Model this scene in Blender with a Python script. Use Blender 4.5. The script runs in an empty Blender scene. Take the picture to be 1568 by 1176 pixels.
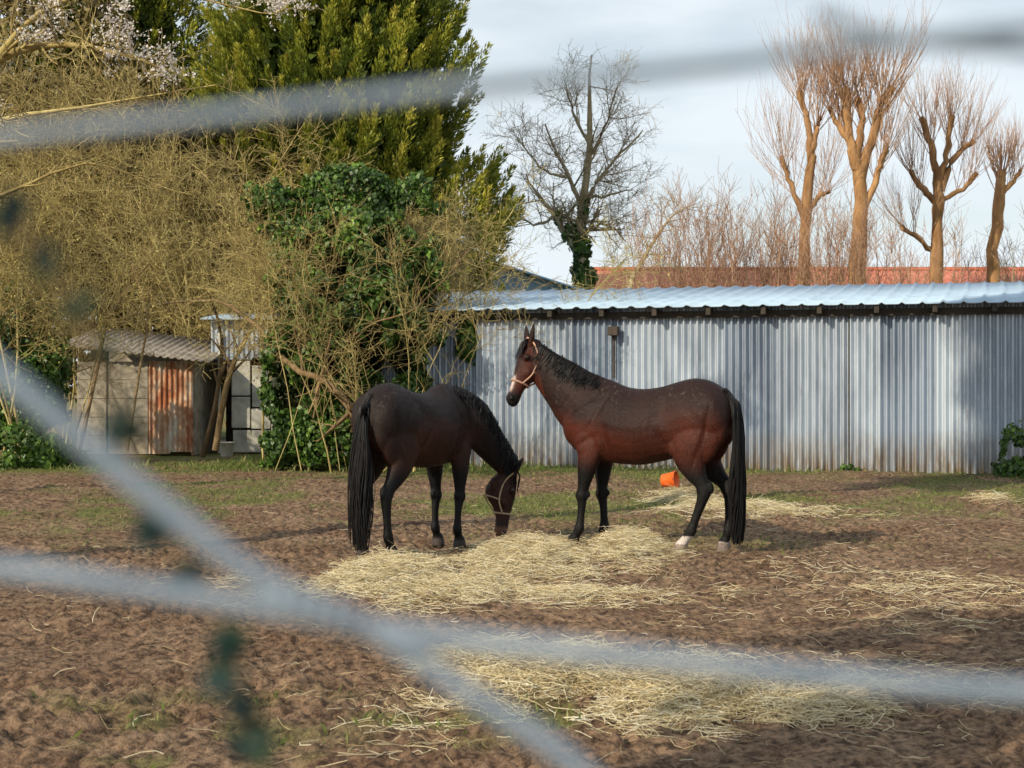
import bpy, bmesh, math, random
import numpy as np
from mathutils import Vector, Matrix
rng=np.random.default_rng(7)
F=2400.0; CX=784.0; CY=588.0; EYE=1.5
def P(px,py,d): return np.array([(px-CX)/F*d, d, EYE-(py-CY)/F*d])
def G(px,py):
    d=EYE*F/(py-CY); return (px-CX)/F*d, d
def nrm(a):
    a=np.asarray(a,float); return a/(np.linalg.norm(a,axis=-1,keepdims=True)+1e-9)
def runit(n): return nrm(rng.normal(size=(n,3)))
scene=bpy.context.scene
# ---------------------------------------------------------------- helpers
def link(o): scene.collection.objects.link(o); return o
def mesh_np(name,V,Q,mat,attrs=None,smooth=False):
    V=np.asarray(V,np.float32).reshape(-1,3); Q=np.asarray(Q,np.int32)
    k=Q.shape[1]; me=bpy.data.meshes.new(name)
    me.vertices.add(len(V)); me.vertices.foreach_set('co',V.ravel())
    me.loops.add(Q.size); me.loops.foreach_set('vertex_index',Q.ravel())
    me.polygons.add(len(Q)); me.polygons.foreach_set('loop_start',np.arange(0,Q.size,k,dtype=np.int32))
    if smooth: me.polygons.foreach_set('use_smooth',np.ones(len(Q),bool))
    me.update(calc_edges=True)
    for kk,v in (attrs or {}).items():
        a=me.attributes.new(kk,'FLOAT','POINT'); a.data.foreach_set('value',np.asarray(v,np.float32))
    if mat: me.materials.append(mat)
    return link(bpy.data.objects.new(name,me))
def empty(name,loc=(0,0,0),rotz=0,scale=1):
    e=bpy.data.objects.new(name,None); link(e); e.location=loc; e.rotation_euler=(0,0,rotz); e.scale=(scale,)*3
    e.empty_display_size=.3; return e
def group(name,objs,base=(0,0,0)):
    e=empty(name,base)
    for o in objs:
        o.parent=e; o.matrix_parent_inverse=Matrix.Translation(Vector(base)).inverted()
    return e
def tubes(pts,rad,k=3):
    N,Pn,_=pts.shape
    tan=np.empty_like(pts); tan[:,1:-1]=pts[:,2:]-pts[:,:-2]; tan[:,0]=pts[:,1]-pts[:,0]; tan[:,-1]=pts[:,-1]-pts[:,-2]
    tan=nrm(tan); ref=np.where(np.abs(tan[...,2:3])>.9,np.array([1.,0,0]),np.array([0,0,1.]))
    a=nrm(np.cross(tan,ref)); b=np.cross(tan,a)
    th=np.arange(k)*2*np.pi/k
    V=pts[:,:,None,:]+rad[:,:,None,None]*(a[:,:,None,:]*np.cos(th)[None,None,:,None]+b[:,:,None,:]*np.sin(th)[None,None,:,None])
    i=np.arange(N)[:,None,None]*Pn*k+np.arange(Pn-1)[None,:,None]*k+np.arange(k)[None,None,:]
    j=np.arange(N)[:,None,None]*Pn*k+np.arange(Pn-1)[None,:,None]*k+((np.arange(k)+1)%k)[None,None,:]
    Q=np.stack([i,j,j+k,i+k],-1).reshape(-1,4)
    return V.reshape(-1,3),Q
def tubeset(name,groups,mat,smooth=True):
    Vs=[];Qs=[];T=[];off=0
    for pts,rad,k in groups:
        V,Q=tubes(pts,rad,k); Vs.append(V);Qs.append(Q+off);off+=len(V)
        T.append(np.repeat(rng.uniform(0,1,len(pts)),pts.shape[1]*k))
    return mesh_np(name,np.concatenate(Vs),np.concatenate(Qs),mat,{'tint':np.concatenate(T)},smooth)
def crom(A,sub):
    A=np.asarray(A,float); n=len(A); out=[]
    E=np.vstack([2*A[0]-A[1],A,2*A[-1]-A[-2]])
    for i in range(n-1):
        p0,p1,p2,p3=E[i],E[i+1],E[i+2],E[i+3]
        for s in range(sub):
            t=s/sub
            out.append(.5*((2*p1)+(-p0+p2)*t+(2*p0-5*p1+4*p2-p3)*t*t+(-p0+3*p1-3*p2+p3)*t**3))
    out.append(A[-1]); return np.array(out)
def limb(ptsr,n=9):
    A=crom(ptsr,max(1,n//max(1,len(ptsr)-1)+1)); idx=np.linspace(0,len(A)-1,n).round().astype(int); A=A[idx]
    return A[:,:3],A[:,3]
def grow(par,prad,nc,L,spread,up,wig,Pn=5,t0=.2,t1=1.,rs=.6,droop=0.,rmin=.002,bias=None):
    N,Q,_=par.shape; idx=np.repeat(np.arange(N),nc); M=len(idx)
    t=rng.uniform(t0,t1,M)*(Q-1); i=np.clip(np.floor(t).astype(int),0,Q-2); f=(t-i)[:,None]
    st=par[idx,i]*(1-f)+par[idx,i+1]*f; tan=nrm(par[idx,i+1]-par[idx,i])
    r0=np.maximum((prad[idx,i]*(1-f[:,0])+prad[idx,i+1]*f[:,0])*rs,rmin)
    d=nrm(tan*(1-spread)+runit(M)*spread+np.array([0,0,up])+(0 if bias is None else np.array(bias)))
    le=rng.uniform(.5,1,M)*L*(1-.35*t/(Q-1)); pts=[st]
    for k in range(1,Pn):
        d=nrm(d+runit(M)*wig+np.array([0,0,up*.3-droop])); pts.append(pts[-1]+d*(le/(Pn-1))[:,None])
    return np.stack(pts,1),np.maximum(r0[:,None]*np.linspace(1,.35,Pn)[None],rmin*.7)
def leaves(name,C,L,Wd,mat,tint,dirs=None,flat=None):
    N=len(C); d=runit(N) if dirs is None else nrm(dirs); n=runit(N) if flat is None else nrm(flat)
    s=nrm(np.cross(d,n)); n2=np.cross(s,d)
    L=np.broadcast_to(L,N)[:,None]; Wd=np.broadcast_to(Wd,N)[:,None]
    v0=C-d*L*.5; v2=C+d*L*.5; v1=C-d*L*.08+s*Wd*.5+n2*Wd*.18; v3=C-d*L*.08-s*Wd*.5+n2*Wd*.18
    V=np.stack([v0,v1,v2,v3],1).reshape(-1,3); Q=np.arange(4*N).reshape(N,4)
    return mesh_np(name,V,Q,mat,{'tint':np.repeat(tint,4)})
def box(bm,lo,hi):
    vs=[bm.verts.new((x,y,z)) for x in (lo[0],hi[0]) for y in (lo[1],hi[1]) for z in (lo[2],hi[2])]
    for f in ((0,1,3,2),(4,6,7,5),(0,4,5,1),(2,3,7,6),(0,2,6,4),(1,5,7,3)): bm.faces.new([vs[i] for i in f])
def bmobj(name,bm,mat,smooth=False,bevel=0):
    bmesh.ops.recalc_face_normals(bm,faces=bm.faces[:])
    me=bpy.data.meshes.new(name); bm.to_mesh(me); bm.free(); me.materials.append(mat)
    if smooth: me.polygons.foreach_set('use_smooth',np.ones(len(me.polygons),bool))
    o=link(bpy.data.objects.new(name,me))
    if bevel: m=o.modifiers.new('b','BEVEL'); m.width=bevel; m.segments=2
    return o
def vnoise(x,y,s=0.):
    xi=np.floor(x);yi=np.floor(y);fx=x-xi;fy=y-yi;fx=fx*fx*(3-2*fx);fy=fy*fy*(3-2*fy)
    def h(a,b):
        v=np.sin(a*127.1+b*311.7+s*74.7)*43758.5453; return v-np.floor(v)
    return (h(xi,yi)*(1-fx)+h(xi+1,yi)*fx)*(1-fy)+(h(xi,yi+1)*(1-fx)+h(xi+1,yi+1)*fx)*fy
# ---------------------------------------------------------------- materials
class NT:
    def __init__(s,name):
        s.m=bpy.data.materials.new(name); s.m.use_nodes=True; s.t=s.m.node_tree; s.t.nodes.clear()
        s.out=s.n('ShaderNodeOutputMaterial'); s.b=s.n('ShaderNodeBsdfPrincipled'); s.l(s.b.outputs[0],s.out.inputs[0])
    def n(s,t,**k):
        x=s.t.nodes.new(t)
        for a,b in k.items(): setattr(x,a,b)
        return x
    def l(s,a,b): s.t.links.new(a,b)
    def noise(s,scale,detail=4,rough=.6,vec=None,stretch=None):
        x=s.n('ShaderNodeTexNoise'); x.inputs['Scale'].default_value=scale; x.inputs['Detail'].default_value=detail; x.inputs['Roughness'].default_value=rough
        tc=s.n('ShaderNodeTexCoord')
        if stretch:
            mp=s.n('ShaderNodeMapping'); mp.inputs['Scale'].default_value=stretch; s.l(tc.outputs['Object'],mp.inputs[0]); s.l(mp.outputs[0],x.inputs['Vector'])
        else: s.l(tc.outputs['Object'],x.inputs['Vector'])
        return x.outputs[0]
    def ramp(s,src,stops):
        r=s.n('ShaderNodeValToRGB'); e=r.color_ramp.elements
        while len(e)<len(stops): e.new(.5)
        for i,(p,c) in enumerate(stops):
            e[i].position=p; e[i].color=(c if len(c)==4 else (*c,1)) if hasattr(c,'__len__') else (c,c,c,1)
        s.l(src,r.inputs[0]); return r.outputs[0]
    def mix(s,f,a,b,mode='MIX'):
        m=s.n('ShaderNodeMix',data_type='RGBA',blend_type=mode)
        for inp,v in ((m.inputs[0],f),(m.inputs[6],a),(m.inputs[7],b)):
            if isinstance(v,bpy.types.NodeSocket): s.l(v,inp)
            elif hasattr(v,'__len__'): inp.default_value=(*v,1)
            else: inp.default_value=v
        return m.outputs[2]
    def attr(s,name): a=s.n('ShaderNodeAttribute'); a.attribute_name=name; return a.outputs['Fac']
    def acol(s,name): a=s.n('ShaderNodeAttribute'); a.attribute_name=name; return a.outputs['Color']
    def math(s,op,a,b=0.):
        m=s.n('ShaderNodeMath',operation=op)
        for inp,v in ((m.inputs[0],a),(m.inputs[1],b)):
            if isinstance(v,bpy.types.NodeSocket): s.l(v,inp)
            else: inp.default_value=v
        return m.outputs[0]
    def bump(s,h,st=.3,dist=.02):
        b=s.n('ShaderNodeBump'); b.inputs['Strength'].default_value=st; b.inputs['Distance'].default_value=dist; s.l(h,b.inputs['Height']); s.l(b.outputs[0],s.b.inputs['Normal'])
    def base(s,c,rough=.8,spec=.3,metal=0):
        if isinstance(c,bpy.types.NodeSocket): s.l(c,s.b.inputs['Base Color'])
        else: s.b.inputs['Base Color'].default_value=(*c,1)
        s.b.inputs['Roughness'].default_value=rough; s.b.inputs['Specular IOR Level'].default_value=spec; s.b.inputs['Metallic'].default_value=metal
def leafmat(name,stops,trans=.3,rough=.55,spec=.3):
    t=NT(name); c=t.ramp(t.attr('tint'),stops); t.base(c,rough,spec)
    if trans>0:
        tr=t.n('ShaderNodeBsdfTranslucent'); t.l(c,tr.inputs[0]); mx=t.n('ShaderNodeMixShader'); mx.inputs[0].default_value=trans
        t.l(t.b.outputs[0],mx.inputs[1]); t.l(tr.outputs[0],mx.inputs[2]); t.l(mx.outputs[0],t.out.inputs[0])
    return t.m
def barkmat(name,stops,sc=6,rough=.85):
    t=NT(name); n=t.noise(sc,4,stretch=(1,1,.3)); c=t.ramp(t.attr('tint'),stops)
    c=t.mix(t.ramp(n,[(.35,0.),(.7,1.)]),c,t.mix(1.,c,(.5,.45,.38),'MULTIPLY')); t.base(c,rough,.2); t.bump(n,.6,.04); return t.m
def plain(name,c,c2=None,rough=.7,spec=.3,sc=8,metal=0,bump=.15):
    t=NT(name); n=t.noise(sc,5); c2=c2 or tuple(x*.6 for x in c)
    t.base(t.mix(t.ramp(n,[(.35,0.),(.68,1.)]),c,c2),rough,spec,metal); t.bump(n,bump,.01); return t.m

# ---------------------------------------------------------------- camera, light, sky
cam=bpy.data.cameras.new('camera'); co=link(bpy.data.objects.new('camera',cam)); scene.camera=co
co.location=(0,0,EYE); co.rotation_euler=(math.radians(90),0,0)
cam.sensor_width=36; cam.lens=F/1568*36; cam.clip_start=.03; cam.clip_end=2000
cam.dof.use_dof=True; cam.dof.focus_distance=15; cam.dof.aperture_fstop=7.0
AZ=math.radians(-133); EL=math.radians(30)
S=Vector((math.sin(AZ)*math.cos(EL),math.cos(AZ)*math.cos(EL),math.sin(EL)))
sun=bpy.data.lights.new('sun','SUN'); so=link(bpy.data.objects.new('sun',sun)); sun.energy=5.0; sun.angle=math.radians(.6); sun.color=(1,.88,.68)
so.rotation_euler=S.to_track_quat('Z','Y').to_euler(); so.location=(-10,-10,20)
w=bpy.data.worlds.new('World'); scene.world=w; w.use_nodes=True; t=w.node_tree; bg=t.nodes['Background']
sky=t.nodes.new('ShaderNodeTexSky'); sky.sky_type='NISHITA'; sky.sun_disc=False; sky.sun_elevation=EL; sky.sun_rotation=AZ; sky.air_density=1.2; sky.dust_density=.4
tc=t.nodes.new('ShaderNodeTexCoord'); mp=t.nodes.new('ShaderNodeMapping'); mp.inputs['Scale'].default_value=(1,1,3.6); mp.inputs['Rotation'].default_value=(.1,.25,0)
nz=t.nodes.new('ShaderNodeTexNoise'); nz.inputs['Scale'].default_value=3.4; nz.inputs['Detail'].default_value=5; nz.inputs['Roughness'].default_value=.5
rp=t.nodes.new('ShaderNodeValToRGB'); rp.color_ramp.elements[0].position=.36; rp.color_ramp.elements[1].position=.56
rp.color_ramp.elements[0].color=(.55,.55,.55,1); rp.color_ramp.elements[1].color=(.98,.98,.98,1)
mx=t.nodes.new('ShaderNodeMix'); mx.data_type='RGBA'; mx.inputs[7].default_value=(8.6,9.4,10.0,1)
t.links.new(tc.outputs['Generated'],mp.inputs[0]); t.links.new(mp.outputs[0],nz.inputs['Vector']); t.links.new(nz.outputs[0],rp.inputs[0])
t.links.new(rp.outputs[0],mx.inputs[0]); t.links.new(sky.outputs[0],mx.inputs[6]); t.links.new(mx.outputs[2],bg.inputs[0]); bg.inputs[1].default_value=.1
scene.view_settings.view_transform='Standard'; scene.view_settings.look='None'; scene.view_settings.exposure=0

# ---------------------------------------------------------------- ground
piles=[]
for (px,py,rx,ry,h,dn) in [(590,890,105,32,.09,1),(700,900,120,22,.05,.8),(810,856,90,26,.08,1),(960,848,55,22,.11,1),(880,912,110,14,.03,.6),(760,868,60,20,.05,.8),
    (900,1048,190,36,.07,1),(740,1020,90,34,.04,.8),(1060,1075,170,34,.06,1),(1230,1092,130,26,.03,.7),(1330,1060,90,14,.02,.5),
    (1150,786,130,10,.05,.8),(1050,768,50,12,.06,.9),(1520,771,30,7,.08,.8),(340,885,40,14,.01,.35),(1140,905,30,8,.02,.6),
    (1450,905,130,26,.01,.26),(1250,880,150,26,.0,.10),(1380,940,130,30,.0,.12),(1420,1040,150,50,.0,.10),(640,1110,110,50,.0,.12),(1150,940,160,30,.0,.08),(430,905,80,20,.0,.2)]:
    x,d=G(px,py); d1=G(px,py-ry)[1]; d2=G(px,py+ry)[1]; piles.append((x,(d1+d2)/2,rx/F*d,(d1-d2)/2,h,dn))
def haymap(x,y):
    D=np.zeros_like(x);H=np.zeros_like(x)
    wob=1+1.3*(vnoise(x*2.6,y*1.8,3)-.5)+1.1*(vnoise(x*7,y*6,4)-.5)
    for cx,cy,rx,ry,h,dn in piles:
        q=((x-cx)/rx)**2+((y-cy)/ry)**2; q=q/np.maximum(wob,.25); g=np.exp(-q**1.3*.9); D=np.maximum(D,g*dn); H=np.maximum(H,g*h)
    return D,H
def height(x,y):
    D,H=haymap(x,y)
    fade=1/(1+np.maximum(y-30,0)*.2)
    b=.05*(vnoise(x*.5,y*.5,1)-.5)+.04*(vnoise(x*3,y*3,2)-.5)
    cl=np.abs(vnoise(x*8+y,y*8-x,5)-.5)*2; c2=vnoise(x*19+y*3,y*19-x*3,6)**1.5; c3=vnoise(x*42,y*42,8)
    tr=.32+.85*vnoise(x*.8,y*.8,9)
    return (b+tr*(.042*cl+.046*c2+.026*c3)-.05)*fade*(1-.5*D)+H*(.5+.9*vnoise(x*7,y*7,7))
xs=np.concatenate([[-400,-200,-100,-50,-25,-16],np.arange(-12,-4.2,.06),np.arange(-4.2,4.2,.018),np.arange(4.2,12,.06),[12,16,25,50,100,200,400]])
ys=np.concatenate([[-200,-60,-20,-5,0,2,3.2,4.2],5.2*np.exp(np.arange(0,math.log(33/5.2),.0027)),[33.2,35,38,42,50,70,100,160,300,700]])
X,Y=np.meshgrid(xs,ys); Z=height(X,Y); Z=np.where((Y>40)|(Y<4)|(np.abs(X)>14),-.02,Z)
nx,ny=len(xs),len(ys); ii=(np.arange(ny-1)[:,None]*nx+np.arange(nx-1)[None]).ravel()
D,_=haymap(X,Y)
def grassmap(x,y):
    n1=vnoise(x*.45,y*.35,11); n2=vnoise(x*1.7,y*1.3,12); n3=vnoise(x*5,y*4,13)
    g=np.clip((n1*.4+n2*.35+n3*.25-.44)*4,0,1)*np.clip((y-13.5)/4,0,1)*.8
    g=np.maximum(g,np.clip((y-25.2)/2,0,1)*np.clip((n2*.6+n3*.5-.25)*2.5,0,1))
    return np.maximum(g,np.clip((n2*.6+n3*.4-.5)*5,0,1)*np.clip((7.8-y)/1.,0,1)*(x<.3)*.8)
gr=grassmap(X,Y)
tg=NT('soil')
a=tg.noise(1.1,5); b=tg.noise(16,6,.75); c=tg.noise(80,4,.7)
soil=tg.mix(tg.ramp(b,[(.40,0.),(.60,1.)]),(.075,.048,.033),(.37,.245,.155))
soil=tg.mix(tg.ramp(a,[(.4,0.),(.62,1.)]),soil,tg.mix(1.,soil,(.74,.68,.66),'MULTIPLY'))
soil=tg.mix(tg.ramp(c,[(.60,0.),(.72,.75)]),soil,(.46,.35,.23))
gcol=tg.mix(tg.ramp(c,[(.4,0.),(.6,1.)]),(.07,.10,.02),(.20,.25,.06))
soil=tg.mix(tg.math('MULTIPLY',tg.attr('grass'),tg.ramp(b,[(.36,.2),(.56,1.)])),soil,gcol)
hcol=tg.mix(tg.ramp(tg.noise(60,4,.7,stretch=(1,.4,1)),[(.4,0.),(.62,1.)]),(.15,.105,.055),(.50,.41,.25))
hf=tg.ramp(tg.attr('hay'),[(.4,0.),(.75,.8)])
tg.base(tg.mix(hf,soil,hcol),.95,.12); tg.bump(tg.math('ADD',b,c),.9,.028)
mesh_np('ground',np.stack([X,Y,Z],-1),np.stack([ii,ii+1,ii+nx+1,ii+nx],1),tg.m,{'hay':D.ravel(),'grass':gr.ravel()},True)

strawm=leafmat('straw',[(0,(.26,.18,.08)),(.35,(.55,.44,.24)),(.75,(.78,.68,.44)),(1,(.84,.79,.62))],0.,.6)
def straws(name,x0,x1,y0,y1,N,scale=1.,pw=1.0,base=0.):
    x=rng.uniform(x0,x1,N*14); y=rng.uniform(y0,y1,N*14); D,_=haymap(x,y); D=np.clip(D,0,1)**pw+base
    k=np.where(rng.uniform(0,1,len(x))<D)[0][:N]; x=x[k];y=y[k];n=len(x)
    h=height(x,y)+np.abs(rng.normal(0,.02,n))*(.3+D[k]*1.8)*scale+.004
    th=rng.uniform(0,2*np.pi,n); pitch=rng.normal(0,.25,n); L=rng.uniform(.05,.21,n)*scale
    d=np.stack([np.cos(th)*np.cos(pitch),np.sin(th)*np.cos(pitch),np.sin(pitch)],1)
    s=np.stack([-np.sin(th),np.cos(th),np.zeros(n)],1); bend=rng.normal(0,.2,n)
    pts=[]
    for tt in (-.5,-.17,.17,.5):
        p=np.stack([x,y,h],1)+d*(L*tt)[:,None]+s*(bend*L*(tt*tt*4-.5))[:,None]; p[:,2]-=abs(tt)*abs(tt)*.03; pts.append(p)
    pts=np.stack(pts,1); hz=height(pts[...,0],pts[...,1]); pts[...,2]=np.maximum(pts[...,2],hz+.003)
    r=np.repeat(rng.uniform(.0008,.0021,n)[:,None],4,1)*scale
    return tubeset(name,[(pts,r,3)],strawm)
group('hay_pile',[straws('strands',-2.2,3.2,6.2,8.9,19000,1.,1.7)])
group('hay_pile.001',[straws('strands',-2.2,1.6,9.9,14.6,16000,1.05,1.7)])
group('hay_pile.002',[straws('strands',1,9,15.5,23,3600,1.4,1.6)])
group('scattered_straw',[straws('strands',-4,6,6,20,3400,.9,1.3,.045),straws('strands',2,6,9.4,13.5,1500,1.)])
grassm=leafmat('grass_blades',[(0,(.06,.10,.015)),(.6,(.15,.20,.04)),(1,(.32,.30,.12))],.3)
def grassset(N):
    x=rng.uniform(-10,11,N*6);y=rng.uniform(6,29.5,N*6)
    dn=grassmap(x,y)*.5; dn=np.where(haymap(x,y)[0]>.3,0,dn)
    k=np.where(rng.uniform(0,1,len(x))<dn)[0][:N]; x=x[k];y=y[k];n=len(x)
    nearwall=np.clip((y-26)/2,0,1)
    L=rng.uniform(.03,.075,n)*(1+nearwall*2.2*rng.uniform(0,1,n)**2*vnoise(x*1.3,y,14)*2); C=np.stack([x,y,height(x,y)+L*.35],1)
    d=nrm(np.stack([rng.normal(0,.6,n),rng.normal(0,.6,n),np.ones(n)],1))
    return leaves('blades',C,L,L*.18,grassm,rng.uniform(0,1,n),d)
group('grass',[grassset(36000)])

# ---------------------------------------------------------------- horses
def w(a,b,c): return np.array([a,b,c],float)
def horse(name,loc,heading,scale,cols,neck_pts,poll,axis,dorsal,swing,maneside,halterc,white,tailsway=0.):
    h=math.atan2(heading[1],heading[0])
    R=np.array([[math.cos(h),-math.sin(h),0],[math.sin(h),math.cos(h),0],[0,0,1]])
    def w2l(v): return R.T@(np.array(v,float)-np.array([*loc,0]))/scale
    def d2l(v): return nrm(R.T@np.array(v,float))
    e=empty(name,(*loc,0),h,scale)
    bm=bmesh.new()
    def loft(st,k=20):
        rings=[]
        for s in st:
            c,sd,up,hw,hu,hd,tp=s; r=[]
            for i in range(k):
                a=2*math.pi*i/k; ca,sa=math.cos(a),math.sin(a)
                yy=math.copysign(abs(ca)**.9,ca)*hw; zz=math.copysign(abs(sa)**.92,sa)
                if zz>0: yy*=1-tp*zz**1.5; zz*=hu
                else: zz*=hd
                r.append(bm.verts.new(Vector(c+sd*yy+up*zz)))
            rings.append(r)
        for a,b in zip(rings[:-1],rings[1:]):
            for i in range(k): bm.faces.new((a[i],a[(i+1)%k],b[(i+1)%k],b[i]))
        bm.faces.new(rings[0][::-1]); bm.faces.new(rings[-1])
    Yv=w(0,1,0); Zv=w(0,0,1)
    T=crom([(-.01,1.28,1.14,.06,0),(.03,1.39,1.06,.15,.1),(.10,1.475,.98,.215,.2),(.22,1.535,.92,.255,.25),(.36,1.55,.88,.268,.28),(.50,1.52,.84,.262,.25),
            (.66,1.475,.80,.272,.2),(.84,1.455,.765,.295,.2),(1.0,1.475,.765,.285,.3),(1.12,1.525,.775,.262,.45),(1.22,1.55,.785,.24,.6),(1.34,1.52,.80,.225,.55),
            (1.46,1.44,.86,.20,.4),(1.56,1.33,.95,.15,.2),(1.61,1.22,1.03,.08,0)],4)
    loft([(w(x,0,(tp_+bt)/2+.0),Yv,Zv,hw,(tp_-bt)/2,(tp_-bt)/2,ta) for x,tp_,bt,hw,ta in T],28)
    def ell(c,r,rot=0):
        m=Matrix.Translation(Vector(c))@Matrix.Rotation(rot,4,'Y')@Matrix.Diagonal((*r,1))
        bmesh.ops.create_icosphere(bm,subdivisions=3,radius=1,matrix=m)
    for s in (1,-1):
        ell((1.33,s*.128,1.14),(.13,.10,.26),math.radians(-28)); ell((1.16,s*.13,1.0),(.14,.105,.14))
        ell((.20,s*.12,1.24),(.19,.128,.24),math.radians(20)); ell((.36,s*.155,1.02),(.17,.10,.2)); ell((1.49,s*.075,1.07),(.10,.09,.13))
        ell((.09,s*.10,1.14),(.085,.09,.2)); ell((.47,s*.165,.94),(.08,.07,.1)); ell((.19,s*.13,.98),(.12,.085,.22),math.radians(-22))
    def leg(rows,s,k):
        A=[]
        for (x,y,z,rf,rl) in rows:
            dz=max(0,.92-z); A.append((x+k*dz,s*y,z,rf,rl))
        A=crom(A,3); n=len(A); st=[]
        for i in range(n):
            tg_=nrm(A[min(i+1,n-1),:3]-A[max(i-1,0),:3])
            if i>n-5: tg_=w(0,0,-1)
            sd=nrm(Yv-tg_*np.dot(Yv,tg_)); up=np.cross(sd,tg_)
            st.append((A[i,:3],sd,up,A[i,4],A[i,3],A[i,3],0))
        loft(st,14)
    fr=[(1.22,.12,1.22,.13,.06),(1.33,.14,1.04,.14,.085),(1.30,.150,.88,.12,.082),(1.31,.150,.74,.092,.074),(1.32,.148,.61,.064,.056),(1.328,.146,.53,.050,.048),
        (1.334,.145,.475,.060,.055),(1.325,.145,.42,.043,.040),(1.32,.145,.31,.036,.030),(1.32,.145,.225,.039,.033),(1.322,.145,.175,.050,.043),(1.345,.145,.118,.038,.036),(1.36,.145,.085,.050,.047),(1.372,.145,.05,.060,.056),(1.378,.145,-.01,.070,.064)]
    hr=[(.24,.12,1.28,.19,.08),(.31,.14,1.10,.21,.11),(.34,.152,.95,.185,.11),(.30,.152,.82,.145,.092),(.215,.15,.70,.095,.068),(.14,.148,.62,.066,.050),(.10,.146,.555,.070,.048),(.092,.146,.48,.052,.042),
        (.10,.146,.37,.041,.034),(.108,.146,.26,.039,.034),(.114,.146,.19,.050,.043),(.138,.146,.13,.039,.037),(.155,.146,.088,.050,.047),(.166,.146,.05,.060,.056),(.172,.146,-.01,.070,.064)]
    for s,kf,kh in ((1,swing[0],swing[2]),(-1,swing[1],swing[3])):
        leg(fr,s,kf); leg(hr,s,kh); ell((.045+kh*.35,s*.146,.59),(.032,.028,.06),math.radians(15)); ell((1.275+kf*.42,s*.146,.49),(.026,.025,.035))
    NP=[]
    for p in neck_pts: NP.append((*(w2l(p[1]) if p[0]=='w' else np.array(p[1],float)),p[2],p[3]))
    NP=crom(NP,5); n=len(NP); st=[]; crest=[]
    for i in range(n):
        tg_=nrm(NP[min(i+1,n-1),:3]-NP[max(i-1,0),:3])
        sd=nrm(np.cross(Zv,tg_)); up=np.cross(tg_,sd)
        st.append((NP[i,:3],sd,up,NP[i,4],NP[i,3],NP[i,3],.5)); crest.append((NP[i,:3]+up*NP[i,3]*.97,tg_,sd,up,NP[i,3],NP[i,4]))
    loft(st,20)
    Pl=w2l(poll); ax=d2l(axis); dv=d2l(dorsal); dv=nrm(dv-ax*np.dot(dv,ax)); sv=np.cross(dv,ax)
    HT=[(-.05,-.02,-.10,.045),(0,.015,-.15,.075),(.06,.032,-.20,.092),(.13,.038,-.245,.106),(.20,.038,-.262,.112),(.27,.030,-.235,.098),(.34,.018,-.178,.075),(.42,.006,-.140,.060),(.49,.0,-.128,.057),
        (.545,-.002,-.130,.062),(.585,-.012,-.128,.058),(.615,-.03,-.115,.045),(.63,-.05,-.095,.02)]
    HA=crom(HT,4)
    loft([(Pl+ax*a+dv*(d1+d2)/2,sv,dv,hw,(d1-d2)/2,(d1-d2)/2,.18) for a,d1,d2,hw in HA],20)
    for s in (1,-1):
        ell(Pl+ax*.165+dv*-.005+sv*s*.088,(.034,.034,.034)); ell(Pl+ax*.13+dv*-.17+sv*s*.06,(.08,.05,.08)); ell(Pl+ax*.56+dv*-.035+sv*s*.042,(.028,.026,.028))
        ell(Pl+ax*.29+dv*-.07+sv*s*.07,(.05,.03,.05))
        eb=Pl+ax*.01+sv*s*.055+dv*.0; ed=nrm(-ax*.9+dv*.35+sv*s*.32)
        es=nrm(np.cross(ed,dv)); eu=np.cross(es,ed); st=[]
        for q,rw,rd in ((-.04,.03,.03),(.02,.038,.028),(.08,.042,.024),(.13,.032,.018),(.175,.016,.011),(.20,.005,.005)): st.append((eb+ed*q,es,eu,rw,rd,rd,0))
        loft(st,10)
    bmesh.ops.recalc_face_normals(bm,faces=bm.faces[:])
    me=bpy.data.meshes.new('tmp'); bm.to_mesh(me); bm.free(); tmp=link(bpy.data.objects.new('tmp',me))
    m=tmp.modifiers.new('r','REMESH'); m.mode='VOXEL'; m.voxel_size=.010; m=tmp.modifiers.new('s','SMOOTH'); m.factor=.5; m.iterations=9
    dg=bpy.context.evaluated_depsgraph_get(); dg.update(); bme=bpy.data.meshes.new_from_object(tmp.evaluated_get(dg)); bpy.data.objects.remove(tmp)
    body=link(bpy.data.objects.new('body',bme)); body.name='body'; bme.polygons.foreach_set('use_smooth',np.ones(len(bme.polygons),bool))
    N=len(bme.vertices); V=np.empty(N*3,np.float32); bme.vertices.foreach_get('co',V); V=V.reshape(-1,3).astype(float)
    sgnY=np.sign(V[:,1]); lat=np.clip((np.abs(V[:,1])-.06)/.12,0,1); dy=np.zeros(N)
    for (gx,gz,rx,rz,ang,amp) in ((1.12,.96,.035,.17,-8,-.022),(1.20,1.25,.03,.20,28,-.016),(1.40,1.22,.05,.22,32,.014),(1.50,1.38,.035,.16,40,-.014),(.575,1.26,.075,.12,20,-.028),(.585,1.0,.03,.13,-25,-.02),
        (.50,1.43,.05,.05,0,.016),(.17,1.12,.022,.20,12,-.016),(.34,1.30,.03,.15,-35,-.010),(.26,.86,.02,.10,20,-.010),(.80,1.12,.22,.16,0,.012),(1.32,.98,.03,.10,60,-.014),(.12,1.33,.05,.06,0,.010)):
        a_=math.radians(ang); u_=(V[:,0]-gx)*math.cos(a_)+(V[:,2]-gz)*math.sin(a_); v_=-(V[:,0]-gx)*math.sin(a_)+(V[:,2]-gz)*math.cos(a_)
        dy+=amp*np.exp(-(u_/rx)**2-(v_/rz)**2)
    for q in range(7): dy+=-.0018*np.exp(-((V[:,0]-(.68+q*.06)+.12*(V[:,2]-1.1))/.016)**2)*np.clip(1-((V[:,2]-1.08)/.22)**2,0,1)
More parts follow.
